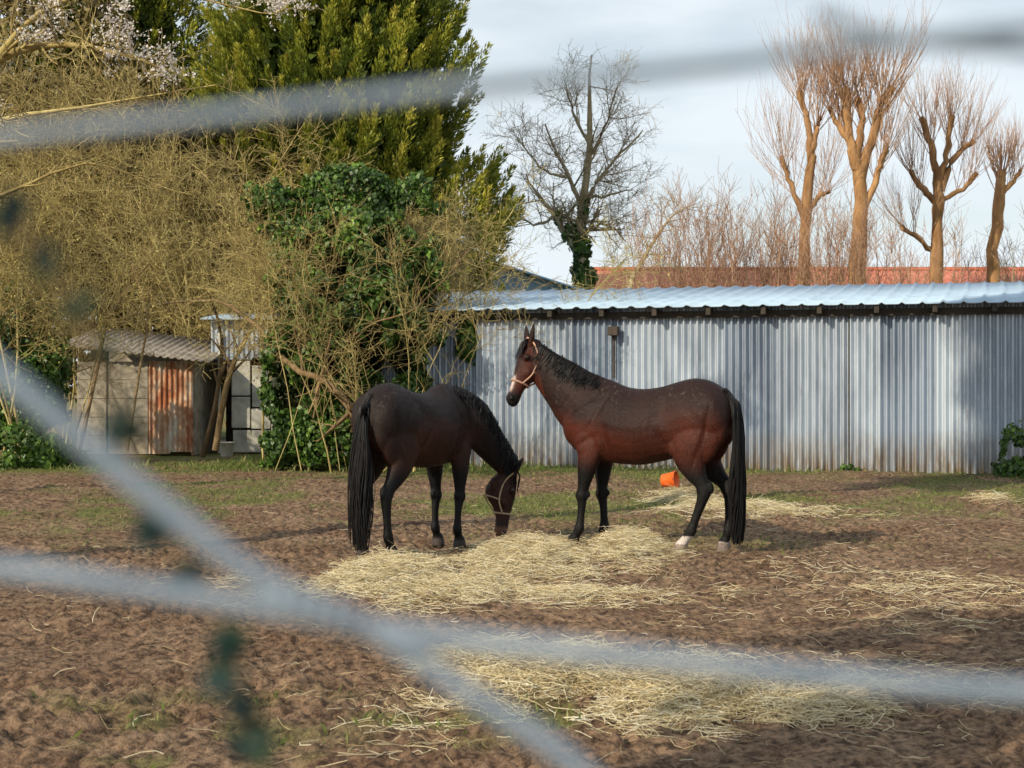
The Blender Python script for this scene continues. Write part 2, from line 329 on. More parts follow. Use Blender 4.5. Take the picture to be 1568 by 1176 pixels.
    V[:,1]+=sgnY*dy*lat*(V[:,0]<1.62); bme.vertices.foreach_set('co',V.astype(np.float32).ravel()); bme.update()
    brown,dark,black=[np.array(c) for c in cols]; x,y,z=V.T
    def ss(a,b,v): q=np.clip((v-a)/(b-a),0,1); return q*q*(3-2*q)
    col=np.tile(brown,(N,1))
    def mixin(c,f):
        nonlocal col; col=col*(1-f[:,None])+np.array(c)*f[:,None]
    nz=vnoise(x*3+y*7,z*3+y*5,21); nz2=vnoise(x*8+y*9,z*8,22)
    mixin(dark,ss(1.0,1.32,z+.3*(nz-.5)+.1*(nz2-.5))*.9); mixin(dark,ss(.40,.7,nz)*.5)
    mixin(black,ss(.88,.66,z+.1*(nz-.5))*(x<1.75))
    rel=V-Pl; ha=rel@ax; hd=rel@dv; hs=rel@sv
    inh=(ha>-.02)&(ha<.7)&(np.abs(hs)<.16)&(hd>-.3)&(hd<.1)
    mixin(brown,inh*.8); mixin(black,inh*ss(.42,.56,ha)*1.); mixin(dark,inh*ss(-.03,.02,hd)*.6)
    mixin(dark,(ss(1.45,1.7,x)*(1-inh))*.45)
    if white: mixin((.5,.42,.38),inh*ss(.33,.38,ha)*ss(.53,.47,ha)*ss(-.045,-.01,hd)*ss(.045,.02,np.abs(hs)))
    else: mixin(black,(ss(1.3,1.6,x)*(1-inh))*.8); mixin((.17,.08,.045),inh*ss(.50,.56,ha)*.8)
    for s,xr in white_legs.get(name,[]): mixin((.50,.46,.42),((y*s>0)&(x<.8)&(z<xr)&(z>.045))*1.)
    hoof=(z<.085)&(x<1.7); mixin((.06,.05,.045),hoof*ss(.085,.05,z))
    for s,xr in white_legs.get(name,[]): mixin((.22,.19,.16),((y*s>0)&(x<.8)&(z<.075))*1.)
    ca=bme.color_attributes.new('coat','FLOAT_COLOR','POINT'); ca.data.foreach_set('color',np.hstack([col,np.ones((N,1))]).astype(np.float32).ravel())
    bme.materials.clear(); bme.materials.append(coatm); body.parent=e
    # short winter coat: tiny hairs lying along the skin, over the whole body
    Nv=np.empty(N*3,np.float32); bme.vertices.foreach_get('normal',Nv); Nv=Nv.reshape(-1,3).astype(float)
    k=rng.integers(0,N,42000); p0=V[k]; nn_=Nv[k]; flow=np.tile(np.array([-.75,0,-.55]),(len(k),1)); flow[p0[:,2]<.85]=(0,0,-1); flow=flow+rng.normal(0,.25,flow.shape)
    hk=inh[k]; flow[hk]=ax+rng.normal(0,.2,(hk.sum(),3)); flow=nrm(flow-nn_*(flow*nn_).sum(1)[:,None]); keep=(p0[:,2]>.1); p0=p0[keep];nn_=nn_[keep];flow=flow[keep];kk=k[keep]
    hl=rng.uniform(.014,.030,len(p0))[:,None]; sdv=nrm(np.cross(flow,nn_))*.0012
    Vh=np.stack([p0-sdv,p0+sdv,p0+flow*hl+nn_*hl*.22],1).reshape(-1,3); Qh=np.arange(len(Vh)).reshape(-1,3)
    fo=mesh_np('coat_hair',Vh,Qh,furm); fc=fo.data.color_attributes.new('coat','FLOAT_COLOR','POINT')
    cv=np.clip(col[kk]*rng.uniform(.5,2.0,(len(kk),1)),0,1); cv=np.repeat(np.hstack([cv,np.ones((len(kk),1))]),3,0); fc.data.foreach_set('color',cv.astype(np.float32).ravel()); fo.parent=e
    bm=bmesh.new()
    for s in (1,-1): bmesh.ops.create_icosphere(bm,subdivisions=2,radius=.021,matrix=Matrix.Translation(Vector(Pl+ax*.168+dv*-.008+sv*s*.107)))
    o=bmobj('eyes',bm,eyem,True); o.parent=e
    bm=bmesh.new()
    for s in (1,-1): bmesh.ops.create_icosphere(bm,subdivisions=2,radius=1,matrix=Matrix.Translation(Vector(Pl+ax*.575+dv*-.035+sv*s*.062))@Matrix.Diagonal((.014,.014,.016,1)))
    o=bmobj('nostrils',bm,eyem,True); o.parent=e
    def ring(a,ext=.007):
        j=np.interp(a,HA[:,0],np.arange(len(HA))); q=[np.interp(j,np.arange(len(HA)),HA[:,c]) for c in (1,2,3)]
        th=np.linspace(0,2*np.pi,29); return np.array([Pl+ax*a+dv*((q[0]+q[1])/2+((q[0]-q[1])/2+ext)*math.sin(u))+sv*(q[2]*(1.0 if math.sin(u)<0 else 1-.15*math.sin(u))+ext+.002)*math.cos(u) for u in th])
    gs=[]
    r1=ring(.40); gs.append((r1[None],np.full((1,29),.011),6))
    for s in (1,-1):
        a0=Pl+ax*.40+dv*-.075+sv*s*.075; a1=Pl+ax*.27+dv*-.12+sv*s*.112; a2=Pl+ax*.10+dv*-.09+sv*s*.118; a3=Pl+ax*-.005+dv*.0+sv*s*.075; a4=Pl-ax*.03+dv*.035
        c=crom([a0,a1,a2,a3,a4],5); gs.append((c[None],np.full((1,len(c)),.009),6))
        c=crom([a1,Pl+ax*.25+dv*-.20+sv*s*.085,Pl+ax*.24+dv*-.265+sv*0],5); gs.append((c[None],np.full((1,len(c)),.009),6))
    c=np.array([Pl+ax*.39+dv*-.155,Pl+ax*.32+dv*-.22,Pl+ax*.24+dv*-.268]); gs.append((c[None],np.full((1,3),.009),6))
    o=tubeset('halter',gs,halterc); o.parent=e
    n=620; ph=rng.uniform(0,2*np.pi,n); rr=np.sqrt(rng.uniform(0,1,n)); pts=[]; PN=12
    sway=rng.normal(0,.03,n)
    for i in range(PN):
        u=i/(PN-1); zc=1.43-u*1.36; xc=-.015-.055*math.sin(min(u*2.2,1.)*math.pi*.55)+.02*u; wd=.022+.072*math.sin(min(1,u*1.1)*math.pi*.62)
        if u>.75: wd*=1-(u-.75)*1.4
        yy=tailsway*u+rr*np.cos(ph+u*.8)*wd+sway*u+.012*np.sin(u*9+ph*2); xx=xc+rr*np.sin(ph+u*.8)*wd*.7+.010*np.sin(u*8+ph)
        pts.append(np.stack([xx,yy,np.full(n,zc)],1))
    pts=np.stack(pts,1); shorten=rng.uniform(.72,1.,n)[:,None]; pts[...,2]=1.43-(1.43-pts[...,2])*shorten
    pts[:,0]=w(.06,0,1.43)+rng.normal(0,.012,(n,3))
    gs=[(pts,np.linspace(.006,.003,PN)[None].repeat(n,0),3)]
    core=pts.mean(0); gs.append((core[None],np.concatenate([[.03],np.linspace(.03,.045,6),np.linspace(.04,.01,5)])[None],8))
    o=tubeset('tail',gs,hairm); o.parent=e
    n=1900; f=rng.uniform(.16,1,n)*(len(crest)-1.001); pl=[]
    for q in range(n):
        i0=int(f[q]); fr_=f[q]-i0; A_=crest[i0];B_=crest[min(i0+1,len(crest)-1)]; c=A_[0]*(1-fr_)+B_[0]*fr_; tg_,sd,up,hh,hw=A_[1:]
        sgn=maneside if rng.uniform()<.9 else -maneside
        cl=float(vnoise(np.array(f[q]*2.3),np.array(0.),61)); fn=f[q]/len(crest)
        L=(.45+.65*cl)*rng.uniform(.7,1.)*.25*(.4+.6*min(1,fn*2.)); out=sd*sgn; j=rng.normal(0,.010,3); dd=rng.normal(0,.10)+.35*(cl-.5)
        down=nrm(w(0,0,-1)*.45-up*.7); hwm=min(hw,.12)*.55
        a=c+j-up*.018; pl.append([a-up*.01,a+up*.003+out*.012,a-up*.03+out*(hwm*.75+.002),a+out*(hwm+.002)+down*L*.45+tg_*dd*L*.5,a+out*(hwm*1.25+.004)+down*L*.75+tg_*dd*L,a+out*(hwm*1.4+.004)+down*L*1.05+tg_*dd*L*1.5+j])
    for q in range(110):
        s=rng.uniform(-1,1); a=Pl-ax*.03+sv*s*.03+dv*.01; L=rng.uniform(.1,.22)
        pl.append([a,a+dv*.03+ax*.02,a+dv*.05+ax*.06+sv*s*.02,a+dv*.048+ax*L*.6+sv*s*.03,a+dv*.043+ax*L*.8+sv*s*.04,a+dv*.040+ax*L+sv*s*.045])
    pl=np.array(pl); o=tubeset('mane',[(pl,np.array([.005,.005,.005,.0045,.0035,.002])[None].repeat(len(pl),0),3)],hairm); o.parent=e
    return e
tcm=NT('horse_coat'); cc=tcm.acol('coat'); n1=tcm.noise(3.5,4); n2=tcm.noise(30,5,.75); n3=tcm.noise(110,3,.6,stretch=(1,1,.3))
cc=tcm.mix(tcm.ramp(n1,[(.35,0.),(.65,1.)]),cc,tcm.mix(1.,cc,(.55,.52,.55),'MULTIPLY'))
cc=tcm.mix(tcm.ramp(n3,[(.4,0.),(.75,1.)]),cc,tcm.mix(1.,cc,(1.7,1.5,1.45),'MULTIPLY'))
sp=tcm.n('ShaderNodeSeparateXYZ'); tc2=tcm.n('ShaderNodeTexCoord'); tcm.l(tc2.outputs['Object'],sp.inputs[0])
mr=tcm.n('ShaderNodeMapRange'); mr.inputs[1].default_value=1.0; mr.inputs[2].default_value=1.5; tcm.l(sp.outputs[2],mr.inputs[0])
dust=tcm.math('MULTIPLY',tcm.ramp(n2,[(.57,0.),(.67,.8)]),tcm.math('MULTIPLY',mr.outputs[0],tcm.ramp(n1,[(.46,.05),(.58,.9)])))
cc=tcm.mix(dust,cc,(.17,.13,.11)); tcm.base(cc,.56,.2); tcm.bump(tcm.math('ADD',n2,n3),.5,.011)
coatm=tcm.m
tf=NT('horse_fur'); tf.base(tf.acol('coat'),.55,.25); furm=tf.m
hairm=leafmat('horse_hair',[(0,(.005,.005,.006)),(1,(.014,.012,.012))],0.,.5,.25)
eyem=plain('horse_eye',(.006,.004,.003),rough=.1,spec=.6,bump=0)
h1=plain('halter_tan',(.50,.29,.20),rough=.6); h2=plain('halter_beige',(.40,.29,.18),rough=.7)
white_legs={'horse':[(1,.15),(-1,.085)],'horse.001':[]}
a27=math.radians(26); H1=(-math.cos(a27),math.sin(a27))
horse('horse',(1.95,13.9),H1,1.0,((.066,.0155,.0075),(.016,.0068,.0052),(.005,.0045,.0045)),
   [('l',(1.15,0,1.20),.30,.20),('l',(1.40,0,1.30),.31,.175),('l',(1.60,0,1.465),.25,.125),('l',(1.78,0,1.62),.19,.095),('l',(1.90,0,1.745),.14,.075),('l',(1.97,0,1.81),.09,.06)],
   (.165,14.78,1.895),(-.23,-.12,-.545),(-.92,-.30,.1),(.12,-.05,.30,-.05),1,h1,True,0.)
a60=math.radians(59); H2=(math.cos(a60),math.sin(a60))
horse('horse.001',(-1.25,13.42),H2,.975,((.040,.0155,.0098),(.0135,.0085,.0072),(.004,.004,.0045)),
   [('l',(1.10,0,1.20),.30,.2),('l',(1.38,0,1.23),.30,.165),('w',(-.36,14.60,1.14),.225,.125),('w',(-.20,14.72,.94),.175,.10),('w',(-.06,14.83,.76),.135,.08),('w',(-.01,14.86,.69),.09,.06)],
   (.02,14.86,.655),(-.11,-.08,-1),(.9,.05,.1),(-.02,-.10,-.02,.02),-1,h2,False,0.02)

# ---------------------------------------------------------------- corrugated barn
wl=NT('galvanised_wall'); n=wl.noise(1.3,5,.7,stretch=(1,1,.25)); n2=wl.noise(9,5,.7,stretch=(1,1,.2)); sp=wl.n('ShaderNodeSeparateXYZ'); tq=wl.n('ShaderNodeTexCoord'); wl.l(tq.outputs['Object'],sp.inputs[0])
c=wl.ramp(wl.attr('tint'),[(0,(.36,.42,.50)),(.5,(.49,.55,.62)),(1,(.58,.64,.70))])
c=wl.mix(wl.ramp(n,[(.4,0.),(.65,1.)]),c,wl.mix(1.,c,(.56,.58,.62),'MULTIPLY'))
mr=wl.n('ShaderNodeMapRange'); mr.inputs[1].default_value=.75; mr.inputs[2].default_value=.05; wl.l(sp.outputs[2],mr.inputs[0])
rs=wl.math('MULTIPLY',mr.outputs[0],wl.ramp(n2,[(.35,.2),(.6,1.)])); c=wl.mix(rs,c,(.22,.15,.08))
c=wl.mix(wl.math('MULTIPLY',wl.ramp(n2,[(.60,0.),(.70,.7)]),wl.ramp(n,[(.5,0.),(.6,1.)])),c,(.15,.075,.035))
wl.base(c,.42,.5,.4); wallm=wl.m
rm=NT('galvanised_roof'); n=rm.noise(1.5,5); n2=rm.noise(14,4); c=rm.mix(rm.ramp(n,[(.4,0.),(.7,1.)]),(.38,.50,.62),(.30,.40,.50)); c=rm.mix(rm.ramp(n2,[(.6,0.),(.75,.5)]),c,(.17,.15,.12)); rm.base(c,.6,.4,.0); roofm=rm.m
darkwood=plain('dark_timber',(.05,.04,.03),(.025,.02,.015))
def corrugated(name,A,B,z0,z1,pitch,amp,mat,sheet=.9,nz=2):
    A=np.array(A,float);B=np.array(B,float); L=np.linalg.norm(B-A); u=(B-A)/L; nn=np.array([u[1],-u[0]])
    m=int(L/pitch*8)+1; s=np.linspace(0,L,m); sh=np.floor(s/sheet).astype(int)
    hv=np.sin(np.abs(sh*12.9898)*43.7)*.5+.5
    o=np.sin(s/pitch*2*np.pi); o=np.sign(o)*np.abs(o)**.8*amp + (hv-.5)*.022
    V=[];T=[]
    for k in range(nz+1):
        z=z0+(z1-z0)*k/nz; j=(hv*.10-.04) if k==0 else 0
        V.append(np.stack([A[0]+u[0]*s+nn[0]*o,A[1]+u[1]*s+nn[1]*o,np.full(m,z)+j],1)); T.append(hv)
    V=np.concatenate(V); i=(np.arange(nz)[:,None]*m+np.arange(m-1)[None]).ravel()
    return mesh_np(name,V,np.stack([i,i+1,i+m+1,i+m],1),mat,{'tint':np.concatenate(T)},True)
wA=np.array([-3.2,29.5]); u=nrm(np.array([8.5,26.])-np.array([-1.8,29.1])); wB=wA+u*18.5; nn=np.array([u[1],-u[0]]); bk=-nn
parts=[corrugated('front_wall',wA,wB,-.05,2.86,.12,.042,wallm)]
parts.append(corrugated('side_wall',wA+bk*5,wA,-.05,2.9,.12,.03,wallm)); parts.append(corrugated('side_wall_2',wB,wB+bk*5,-.05,2.9,.12,.03,wallm)); parts.append(corrugated('back_wall',wB+bk*5,wA+bk*5,-.05,3.3,.12,.03,wallm))
L=18.9; m=int(L/.33)*6+1; s=np.linspace(-.3,L-.3,m); ph=(s/.33)%1; prof=np.where(ph<.16,.035,np.where(ph<.24,.035*(1-(ph-.16)/.08),np.where(ph>.92,.035*(ph-.92)/.08,0)))
V=[]
for k,(o,z) in enumerate([(.38,2.85),(-2.4,3.17),(-5.3,3.52)]):
    V.append(np.stack([wA[0]+u[0]*s+nn[0]*o,wA[1]+u[1]*s+nn[1]*o,z+prof],1))
V=np.concatenate(V); i=(np.arange(2)[:,None]*m+np.arange(m-1)[None]).ravel()
ro=mesh_np('roof',V,np.stack([i,i+1,i+m+1,i+m],1),roofm); so_=ro.modifiers.new('s','SOLIDIFY'); so_.thickness=.02; parts.append(ro)
def orientbox(bm,s0,s1,o0,o1,z0,z1):
    pts=[]
    for s_ in (s0,s1):
        for o_ in (o0,o1):
            for z_ in (z0,z1): pts.append(bm.verts.new((wA[0]+u[0]*s_+nn[0]*o_,wA[1]+u[1]*s_+nn[1]*o_,z_)))
    for f in ((0,1,3,2),(4,6,7,5),(0,4,5,1),(2,3,7,6),(0,2,6,4),(1,5,7,3)): bm.faces.new([pts[q] for q in f])
bm=bmesh.new(); orientbox(bm,-.2,18.4,.06,.12,2.66,2.78)
for k in range(20): orientbox(bm,.3+k*.95,.38+k*.95,.0,.34,2.70,2.82)
for k in (9.35,12.9): orientbox(bm,k,k+.02,.03,.05,.0,2.7)
parts.append(bmobj('eave_timbers',bm,darkwood))
bm=bmesh.new(); orientbox(bm,5.18,5.36,.05,.24,2.36,2.52); orientbox(bm,5.24,5.28,.05,.09,1.6,2.36); parts.append(bmobj('wall_box',bm,plain('rusty_box',(.07,.05,.04)),bevel=.01))
group('corrugated_barn',parts,(float(wA[0]),float(wA[1]),0))

def gable(name,c,wd,dp,z0,zr,matr,matw,yaw=0):
    e=empty(name,(c[0],c[1],0),yaw); bm=bmesh.new(); box(bm,(-wd/2,-dp/2,0),(wd/2,dp/2,z0))
    o=bmobj('walls',bm,matw); o.parent=e
    n=int(wd/.25)*4; xs_=np.linspace(-wd/2-.3,wd/2+.3,n); pr=.03*np.abs(np.sin(xs_/.25*np.pi)); V=[]; rows=15
    for side in (-1,1):
        for k in range(rows):
            f=k/(rows-1); V.append(np.stack([xs_,np.full(n,side*(dp/2+.3)*(1-f)),z0-.08+(zr-z0)*f+pr],1))
    V=np.concatenate(V); i=(np.concatenate([np.arange(rows-1),rows+np.arange(rows-1)])[:,None]*n+np.arange(n-1)[None]).ravel()
    o=mesh_np('roof',V,np.stack([i,i+1,i+n+1,i+n],1),matr); o.parent=e; o.modifiers.new('s','SOLIDIFY').thickness=.06
    bm=bmesh.new()
    for sx in (-1,1):
        v=[bm.verts.new(q) for q in ((sx*wd/2,-dp/2,z0),(sx*wd/2,dp/2,z0),(sx*wd/2,0,zr-.1))]; bm.faces.new(v)
    bmesh.ops.create_cone(bm,segments=8,radius1=.09,radius2=.09,depth=wd+.6,cap_ends=True,matrix=Matrix.Translation((0,0,zr-.04))@Matrix.Rotation(math.pi/2,4,'Y'))
    o=bmobj('ridge_and_gables',bm,matr); o.parent=e
tt=NT('red_tiles'); n=tt.noise(5,5,.7); br=tt.n('ShaderNodeTexBrick'); tq=tt.n('ShaderNodeTexCoord'); tt.l(tq.outputs['Object'],br.inputs[0]); br.inputs['Scale'].default_value=3.5
br.inputs['Color1'].default_value=(.64,.19,.11,1); br.inputs['Color2'].default_value=(.50,.13,.08,1); br.inputs['Mortar'].default_value=(.2,.07,.05,1)
tt.base(tt.mix(tt.ramp(n,[(.4,0.),(.7,.6)]),br.outputs[0],(.60,.30,.21)),.8,.2)
wm=plain('rendered_wall',(.3,.27,.22),(.2,.18,.15),sc=3)
x0=P(915,430,50)[0]; gable('tiled_roof_house',(x0+11,55.5),22,10,4.35,5.6,tt.m,wm)
bm_=plain('blue_metal_roof',(.30,.50,.68),(.24,.40,.55),rough=.6)
gable('blue_roof_shed',(P(722,0,46)[0],49.5),6,6.0,4.35,5.4,bm_,bm_,math.radians(90))

# ---------------------------------------------------------------- old garden shed (left)
SD=33.0
def shedX(px): return (px-CX)/F*SD
conc=plain('weathered_boards',(.42,.37,.29),(.20,.17,.13),sc=5,rough=.9)
rt=NT('rusty_sheet'); n=rt.noise(2.6,6,.7,stretch=(1,1,.5)); rt.base(rt.ramp(n,[(.38,(.60,.55,.47)),(.48,(.52,.31,.19)),(.58,(.34,.12,.055)),(.72,(.14,.06,.03))]),.8,.3); rustm=rt.m
xa,xb,xc=shedX(118),shedX(228),shedX(296)
e=[]
bm=bmesh.new()
for k in range(5): box(bm,(xa,SD+(k%2)*.006,.02+k*.392),(xb-.02,SD+.06,.02+k*.392+.384))
for px in (160,): box(bm,(shedX(px),SD-.03,0),(shedX(px)+.05,SD-.002,2.0))
e.append(bmobj('front_panels',bm,conc,bevel=.008))
e.append(corrugated('rusty_door',(xb,SD-.02),(xc,SD-.02),.02,1.98,.11,.02,rustm,sheet=.45))
bm=bmesh.new(); box(bm,(xa,SD+.07,0),(xa+.06,SD+2.6,1.9)); box(bm,(xc-.03,SD+.02,0),(xc+.03,SD+2.6,1.95)); box(bm,(xa,SD+2.6,0),(xc,SD+2.66,2.3)); e.append(bmobj('side_walls',bm,conc))
n=120; xs_=np.linspace(xa-.25,xc+.4,n); pr=.02*np.sin(xs_/.15*2*np.pi); V=[]
for k,(yy,zz) in enumerate([(SD-.35,2.02),(SD+1.2,2.25),(SD+2.9,2.5)]): V.append(np.stack([xs_,np.full(n,yy),zz+pr+.28*(xc-xs_)/(xc-xa)],1))
i=(np.arange(2)[:,None]*n+np.arange(n-1)[None]).ravel()
o=mesh_np('roof',np.concatenate(V),np.stack([i,i+1,i+n+1,i+n],1),plain('weathered_cement_roof',(.36,.31,.26),(.16,.14,.11),sc=4)); o.modifiers.new('s','SOLIDIFY').thickness=.03; e.append(o)
group('garden_shed',e,(float(xa),SD,0))
e=[]; x1,x2=shedX(318),shedX(410); bm=bmesh.new()
for (p0,p1,z0,z1) in ((343,372,1.25,2.0),(343,372,.55,1.22),(375,405,1.0,1.9),(345,405,.02,.5),(374,404,.53,.97)): box(bm,(shedX(p0),SD+.9,z0),(shedX(p1),SD+.96,z1))
box(bm,(shedX(322),SD+.85,0),(shedX(326),SD+.91,2.6)); box(bm,(shedX(406),SD+.85,0),(shedX(411),SD+.91,2.6))
e.append(bmobj('wall_panels',bm,plain('pale_panels',(.60,.58,.50),(.36,.34,.29),sc=4),bevel=.01))
bm=bmesh.new(); box(bm,(x1-.2,SD+3.2,0),(x2+1.2,SD+3.3,2.9)); box(bm,(x2+1.1,SD+.9,0),(x2+1.2,SD+3.2,2.9)); e.append(bmobj('back_wall',bm,darkwood))
o=corrugated('upper_sheets',(shedX(310),SD+.95),(shedX(440),SD+.95),2.02,2.9,.11,.02,wallm); e.append(o)
bm=bmesh.new(); v=[bm.verts.new(q) for q in ((x1-.3,SD+.7,2.92),(x2+1.4,SD+.7,2.92),(x2+1.4,SD+3.5,3.15),(x1-.3,SD+3.5,3.15))]; bm.faces.new(v); o=bmobj('roof',bm,roofm); o.modifiers.new('s','SOLIDIFY').thickness=.03; e.append(o)
group('lean_to_shed',e,(float(x1),SD,0))
def bucket(name,loc,r,h,mat,tilt=(0,0,0)):
    bm=bmesh.new(); k=24; prof=[(r*.72,.004),(r*.74,.012),(r*.98,h*.93),(r*1.06,h*.94),(r*1.06,h),(r*.95,h),(r*.68,.02)]
    rings=[[bm.verts.new((q*math.cos(2*math.pi*i/k),q*math.sin(2*math.pi*i/k),z)) for i in range(k)] for q,z in prof]
    for a,b in zip(rings[:-1],rings[1:]):
        for i in range(k): bm.faces.new((a[i],a[(i+1)%k],b[(i+1)%k],b[i]))
    bm.faces.new(rings[0]); bm.faces.new(rings[-1])
    o=bmobj('pail',bm,mat,True)
    th=np.linspace(0,np.pi,15); hp=np.stack([np.cos(th)*r*1.05,np.sin(th)*r*.9,np.full(15,h*.95)],1); hd_=tubeset('handle',[(hp[None],np.full((1,15),.005),6)],darkwood)
    ee=empty(name,loc); ee.rotation_euler=tilt; o.parent=ee; hd_.parent=ee
x,d=G(1014,745); bucket('orange_bucket',(x,d,.085),.125,.22,plain('orange_plastic',(.75,.13,.02),(.6,.1,.015),rough=.4),(math.radians(84),0,math.radians(65)))
bucket('white_bucket',(shedX(355),SD-.6,0),.16,.30,plain('white_plastic',(.7,.68,.62),(.5,.48,.42),rough=.5))

# ---------------------------------------------------------------- vegetation
def stems(N,x0,x1,y0,y1,hgt,lean=.25,r=.03,Pn=7,wig=.16,z0=0,lx=0.):
    st=np.stack([rng.uniform(x0,x1,N),rng.uniform(y0,y1,N),np.full(N,z0)],1); d=nrm(np.stack([rng.normal(lx,lean,N),rng.normal(0,lean*.6,N),np.ones(N)],1)); H=rng.uniform(.7,1,N)*hgt; pts=[st]
    for k in range(1,Pn): d=nrm(d+runit(N)*wig); pts.append(pts[-1]+d*(H/(Pn-1))[:,None])
    return np.stack(pts,1),np.linspace(1,.3,Pn)[None]*(rng.uniform(.5,1,N)*r)[:,None]
def X_(px,d): return (px-CX)/F*d
olive=barkmat('lichen_bark',[(0,(.24,.18,.08)),(.5,(.45,.36,.14)),(1,(.62,.52,.23))])
brownb=barkmat('twig_bark',[(0,(.15,.10,.055)),(1,(.36,.25,.13))])
orange=barkmat('pollard_bark',[(0,(.32,.18,.085)),(1,(.54,.31,.14))])
shootm=barkmat('pollard_shoots_bark',[(0,(.46,.27,.16)),(1,(.70,.46,.30))])
greyb=barkmat('grey_bark',[(0,(.32,.27,.17)),(1,(.56,.48,.31))])
def shrub(name,N,x0,x1,y0,y1,H,nc,Ls,mat,lean=.25,up=.15,leafN=0,lmat=None,wig=.16,z0=0,droop=.06,rm=.0045,t0=.25,lx=0.,r=.035):
    a,ra=stems(N,x0,x1,y0,y1,H,lean,r,wig=wig,z0=z0,lx=lx); gs=[(a,ra,5)]; p,r=a,ra
    for li,(n_,L_) in enumerate(zip(nc,Ls)):
        p,r=grow(p,r,n_,L_,.55,up if li<1 else up*.5,.22,5 if li<2 else 4,t0 if li==0 else .2,1,.6,droop=droop,rmin=rm); gs.append((p,r,4 if li==0 else 3))
    obs=[tubeset('branches',gs,mat)]
    if leafN:
        q=p.reshape(-1,3); k=rng.integers(0,len(q),leafN); obs.append(leaves('buds',q[k]+rng.normal(0,.05,(leafN,3)),rng.uniform(.03,.07,leafN),.035,lmat,rng.uniform(0,1,leafN)))
    return group(name,obs,((x0+x1)/2,(y0+y1)/2,0))
budm=leafmat('olive_buds',[(0,(.26,.21,.05)),(.6,(.46,.39,.11)),(1,(.60,.52,.18))],.3)
shrub('hazel_thicket',13,X_(-140,29),X_(95,29),27.5,30,5.6,(12,8,4),(2.0,1.1,.6),olive,lean=.2,lx=.12,t0=.35,leafN=3000,lmat=budm)
shrub('hazel_thicket.001',20,X_(60,37),X_(440,37),36.3,38.5,7.4,(12,8,3),(2.2,1.2,.7),olive,leafN=3000,lmat=budm,t0=.35,rm=.007)
shrub('bramble_thicket',18,X_(400,29.6),X_(730,29.6),29.0,30.2,5.3,(11,8,4),(2.0,1.1,.6),olive,lean=.22,leafN=3000,lmat=budm,t0=.4)
shrub('bramble_thicket.001',10,X_(400,27.3),X_(670,27.3),26.9,27.5,4.4,(9,6,3),(1.7,1.0,.5),olive,lean=.25,t0=.5,r=.013,rm=.004)
shrub('elder_shrub',9,X_(510,26.9),X_(640,26.9),26.4,26.9,3.0,(6,4),(1.0,.6),olive,lean=.3,up=.25,r=.018)
shrub('bare_hedge',32,X_(-160,38),X_(260,38),38.6,41,10.2,(13,7,3),(2.6,1.4,.8),olive,t0=.45,rm=.008)
gs=[]
for pl in ([(250,465,30,.015),(330,460,29,.03),(395,500,28.2,.04),(440,560,27.2,.05),(500,585,26.9,.06),(545,640,26.7,.075),(555,705,26.7,.09)],
           [(330,690,31,.07),(345,600,31,.06),(365,540,31,.05),(400,480,31,.035)],[(310,700,31.5,.06),(330,620,31.5,.05),(340,520,31.5,.035),(320,450,31,.02)],
           [(480,640,27.3,.02),(500,560,27.3,.025),(560,500,27.3,.02),(640,470,27,.015),(720,380,27,.01)],[(120,700,29,.04),(150,560,29,.035),(170,480,29,.03),(230,400,29,.015)],[(195,690,29,.025),(215,560,29,.025),(225,480,29,.02),(200,400,29,.015)]):
    c,r=limb([(*P(a,b,d),q) for a,b,d,q in pl],14); gs.append((c[None],r[None],7))
g=grow(gs[0][0],gs[0][1],14,1.2,.7,.25,.2,5,rmin=.006); g5=grow(np.concatenate([q[0] for q in gs[1:6]]),np.concatenate([q[1] for q in gs[1:6]]),7,1.0,.6,.25,.2,5,.4,rmin=.006)
gs+=[(*g,4),(*g5,4),(*grow(*g,6,.6,.6,.1,.2,5,rmin=.004),3)]
group('fallen_tree',[tubeset('trunk',gs,brownb)],tuple(P(555,705,27)))
ivym=leafmat('ivy_leaves',[(0,(.02,.04,.008)),(.5,(.06,.125,.02)),(.8,(.15,.26,.035)),(1,(.30,.40,.07))],.22,.45,.4)
def ivy(name,blobs,N,size=.10,mat=None,thr=0.):
    C=[];T=[];Nm=[]
    for (px,py,d,rx,ry,rz) in blobs:
        n=int(N*rx*rz/sum(b[3]*b[5] for b in blobs)); c=P(px,py,d)
        dirs=runit(n); wob=.75+.5*vnoise(dirs[:,0]*3+px,dirs[:,2]*3+py,31)+.25*(vnoise(dirs[:,0]*9,dirs[:,2]*9+px,33)-.5)
        rr=(rng.uniform(.55,1,n)**.6)*wob; p=c+dirs*rr[:,None]*np.array([rx,ry,rz]); p=p[p[:,2]>.03]; C.append(p)
        Nm.append(nrm((p-c)/np.array([rx,ry,rz])+runit(len(p))*.8))
        T.append(np.clip(rng.beta(2,3,len(p))*.75+.5*vnoise(p[:,0]*2.5,p[:,2]*2.5,35)-.1,0,1))
    C=np.concatenate(C);T=np.concatenate(T);Nm=np.concatenate(Nm)
    if thr>0:
        k=(vnoise(C[:,0]*2.2,C[:,2]*2.2,37)*.6+vnoise(C[:,0]*5,C[:,2]*5+C[:,1],38)*.4)>thr; C=C[k];T=T[k];Nm=Nm[k]
    n=len(C); d=nrm(np.cross(Nm,runit(n))+np.array([0,0,-.6])); L=rng.uniform(.6,1.2,n)*size
    return leaves(name,C,L,L*.85,mat or ivym,T,d,Nm)
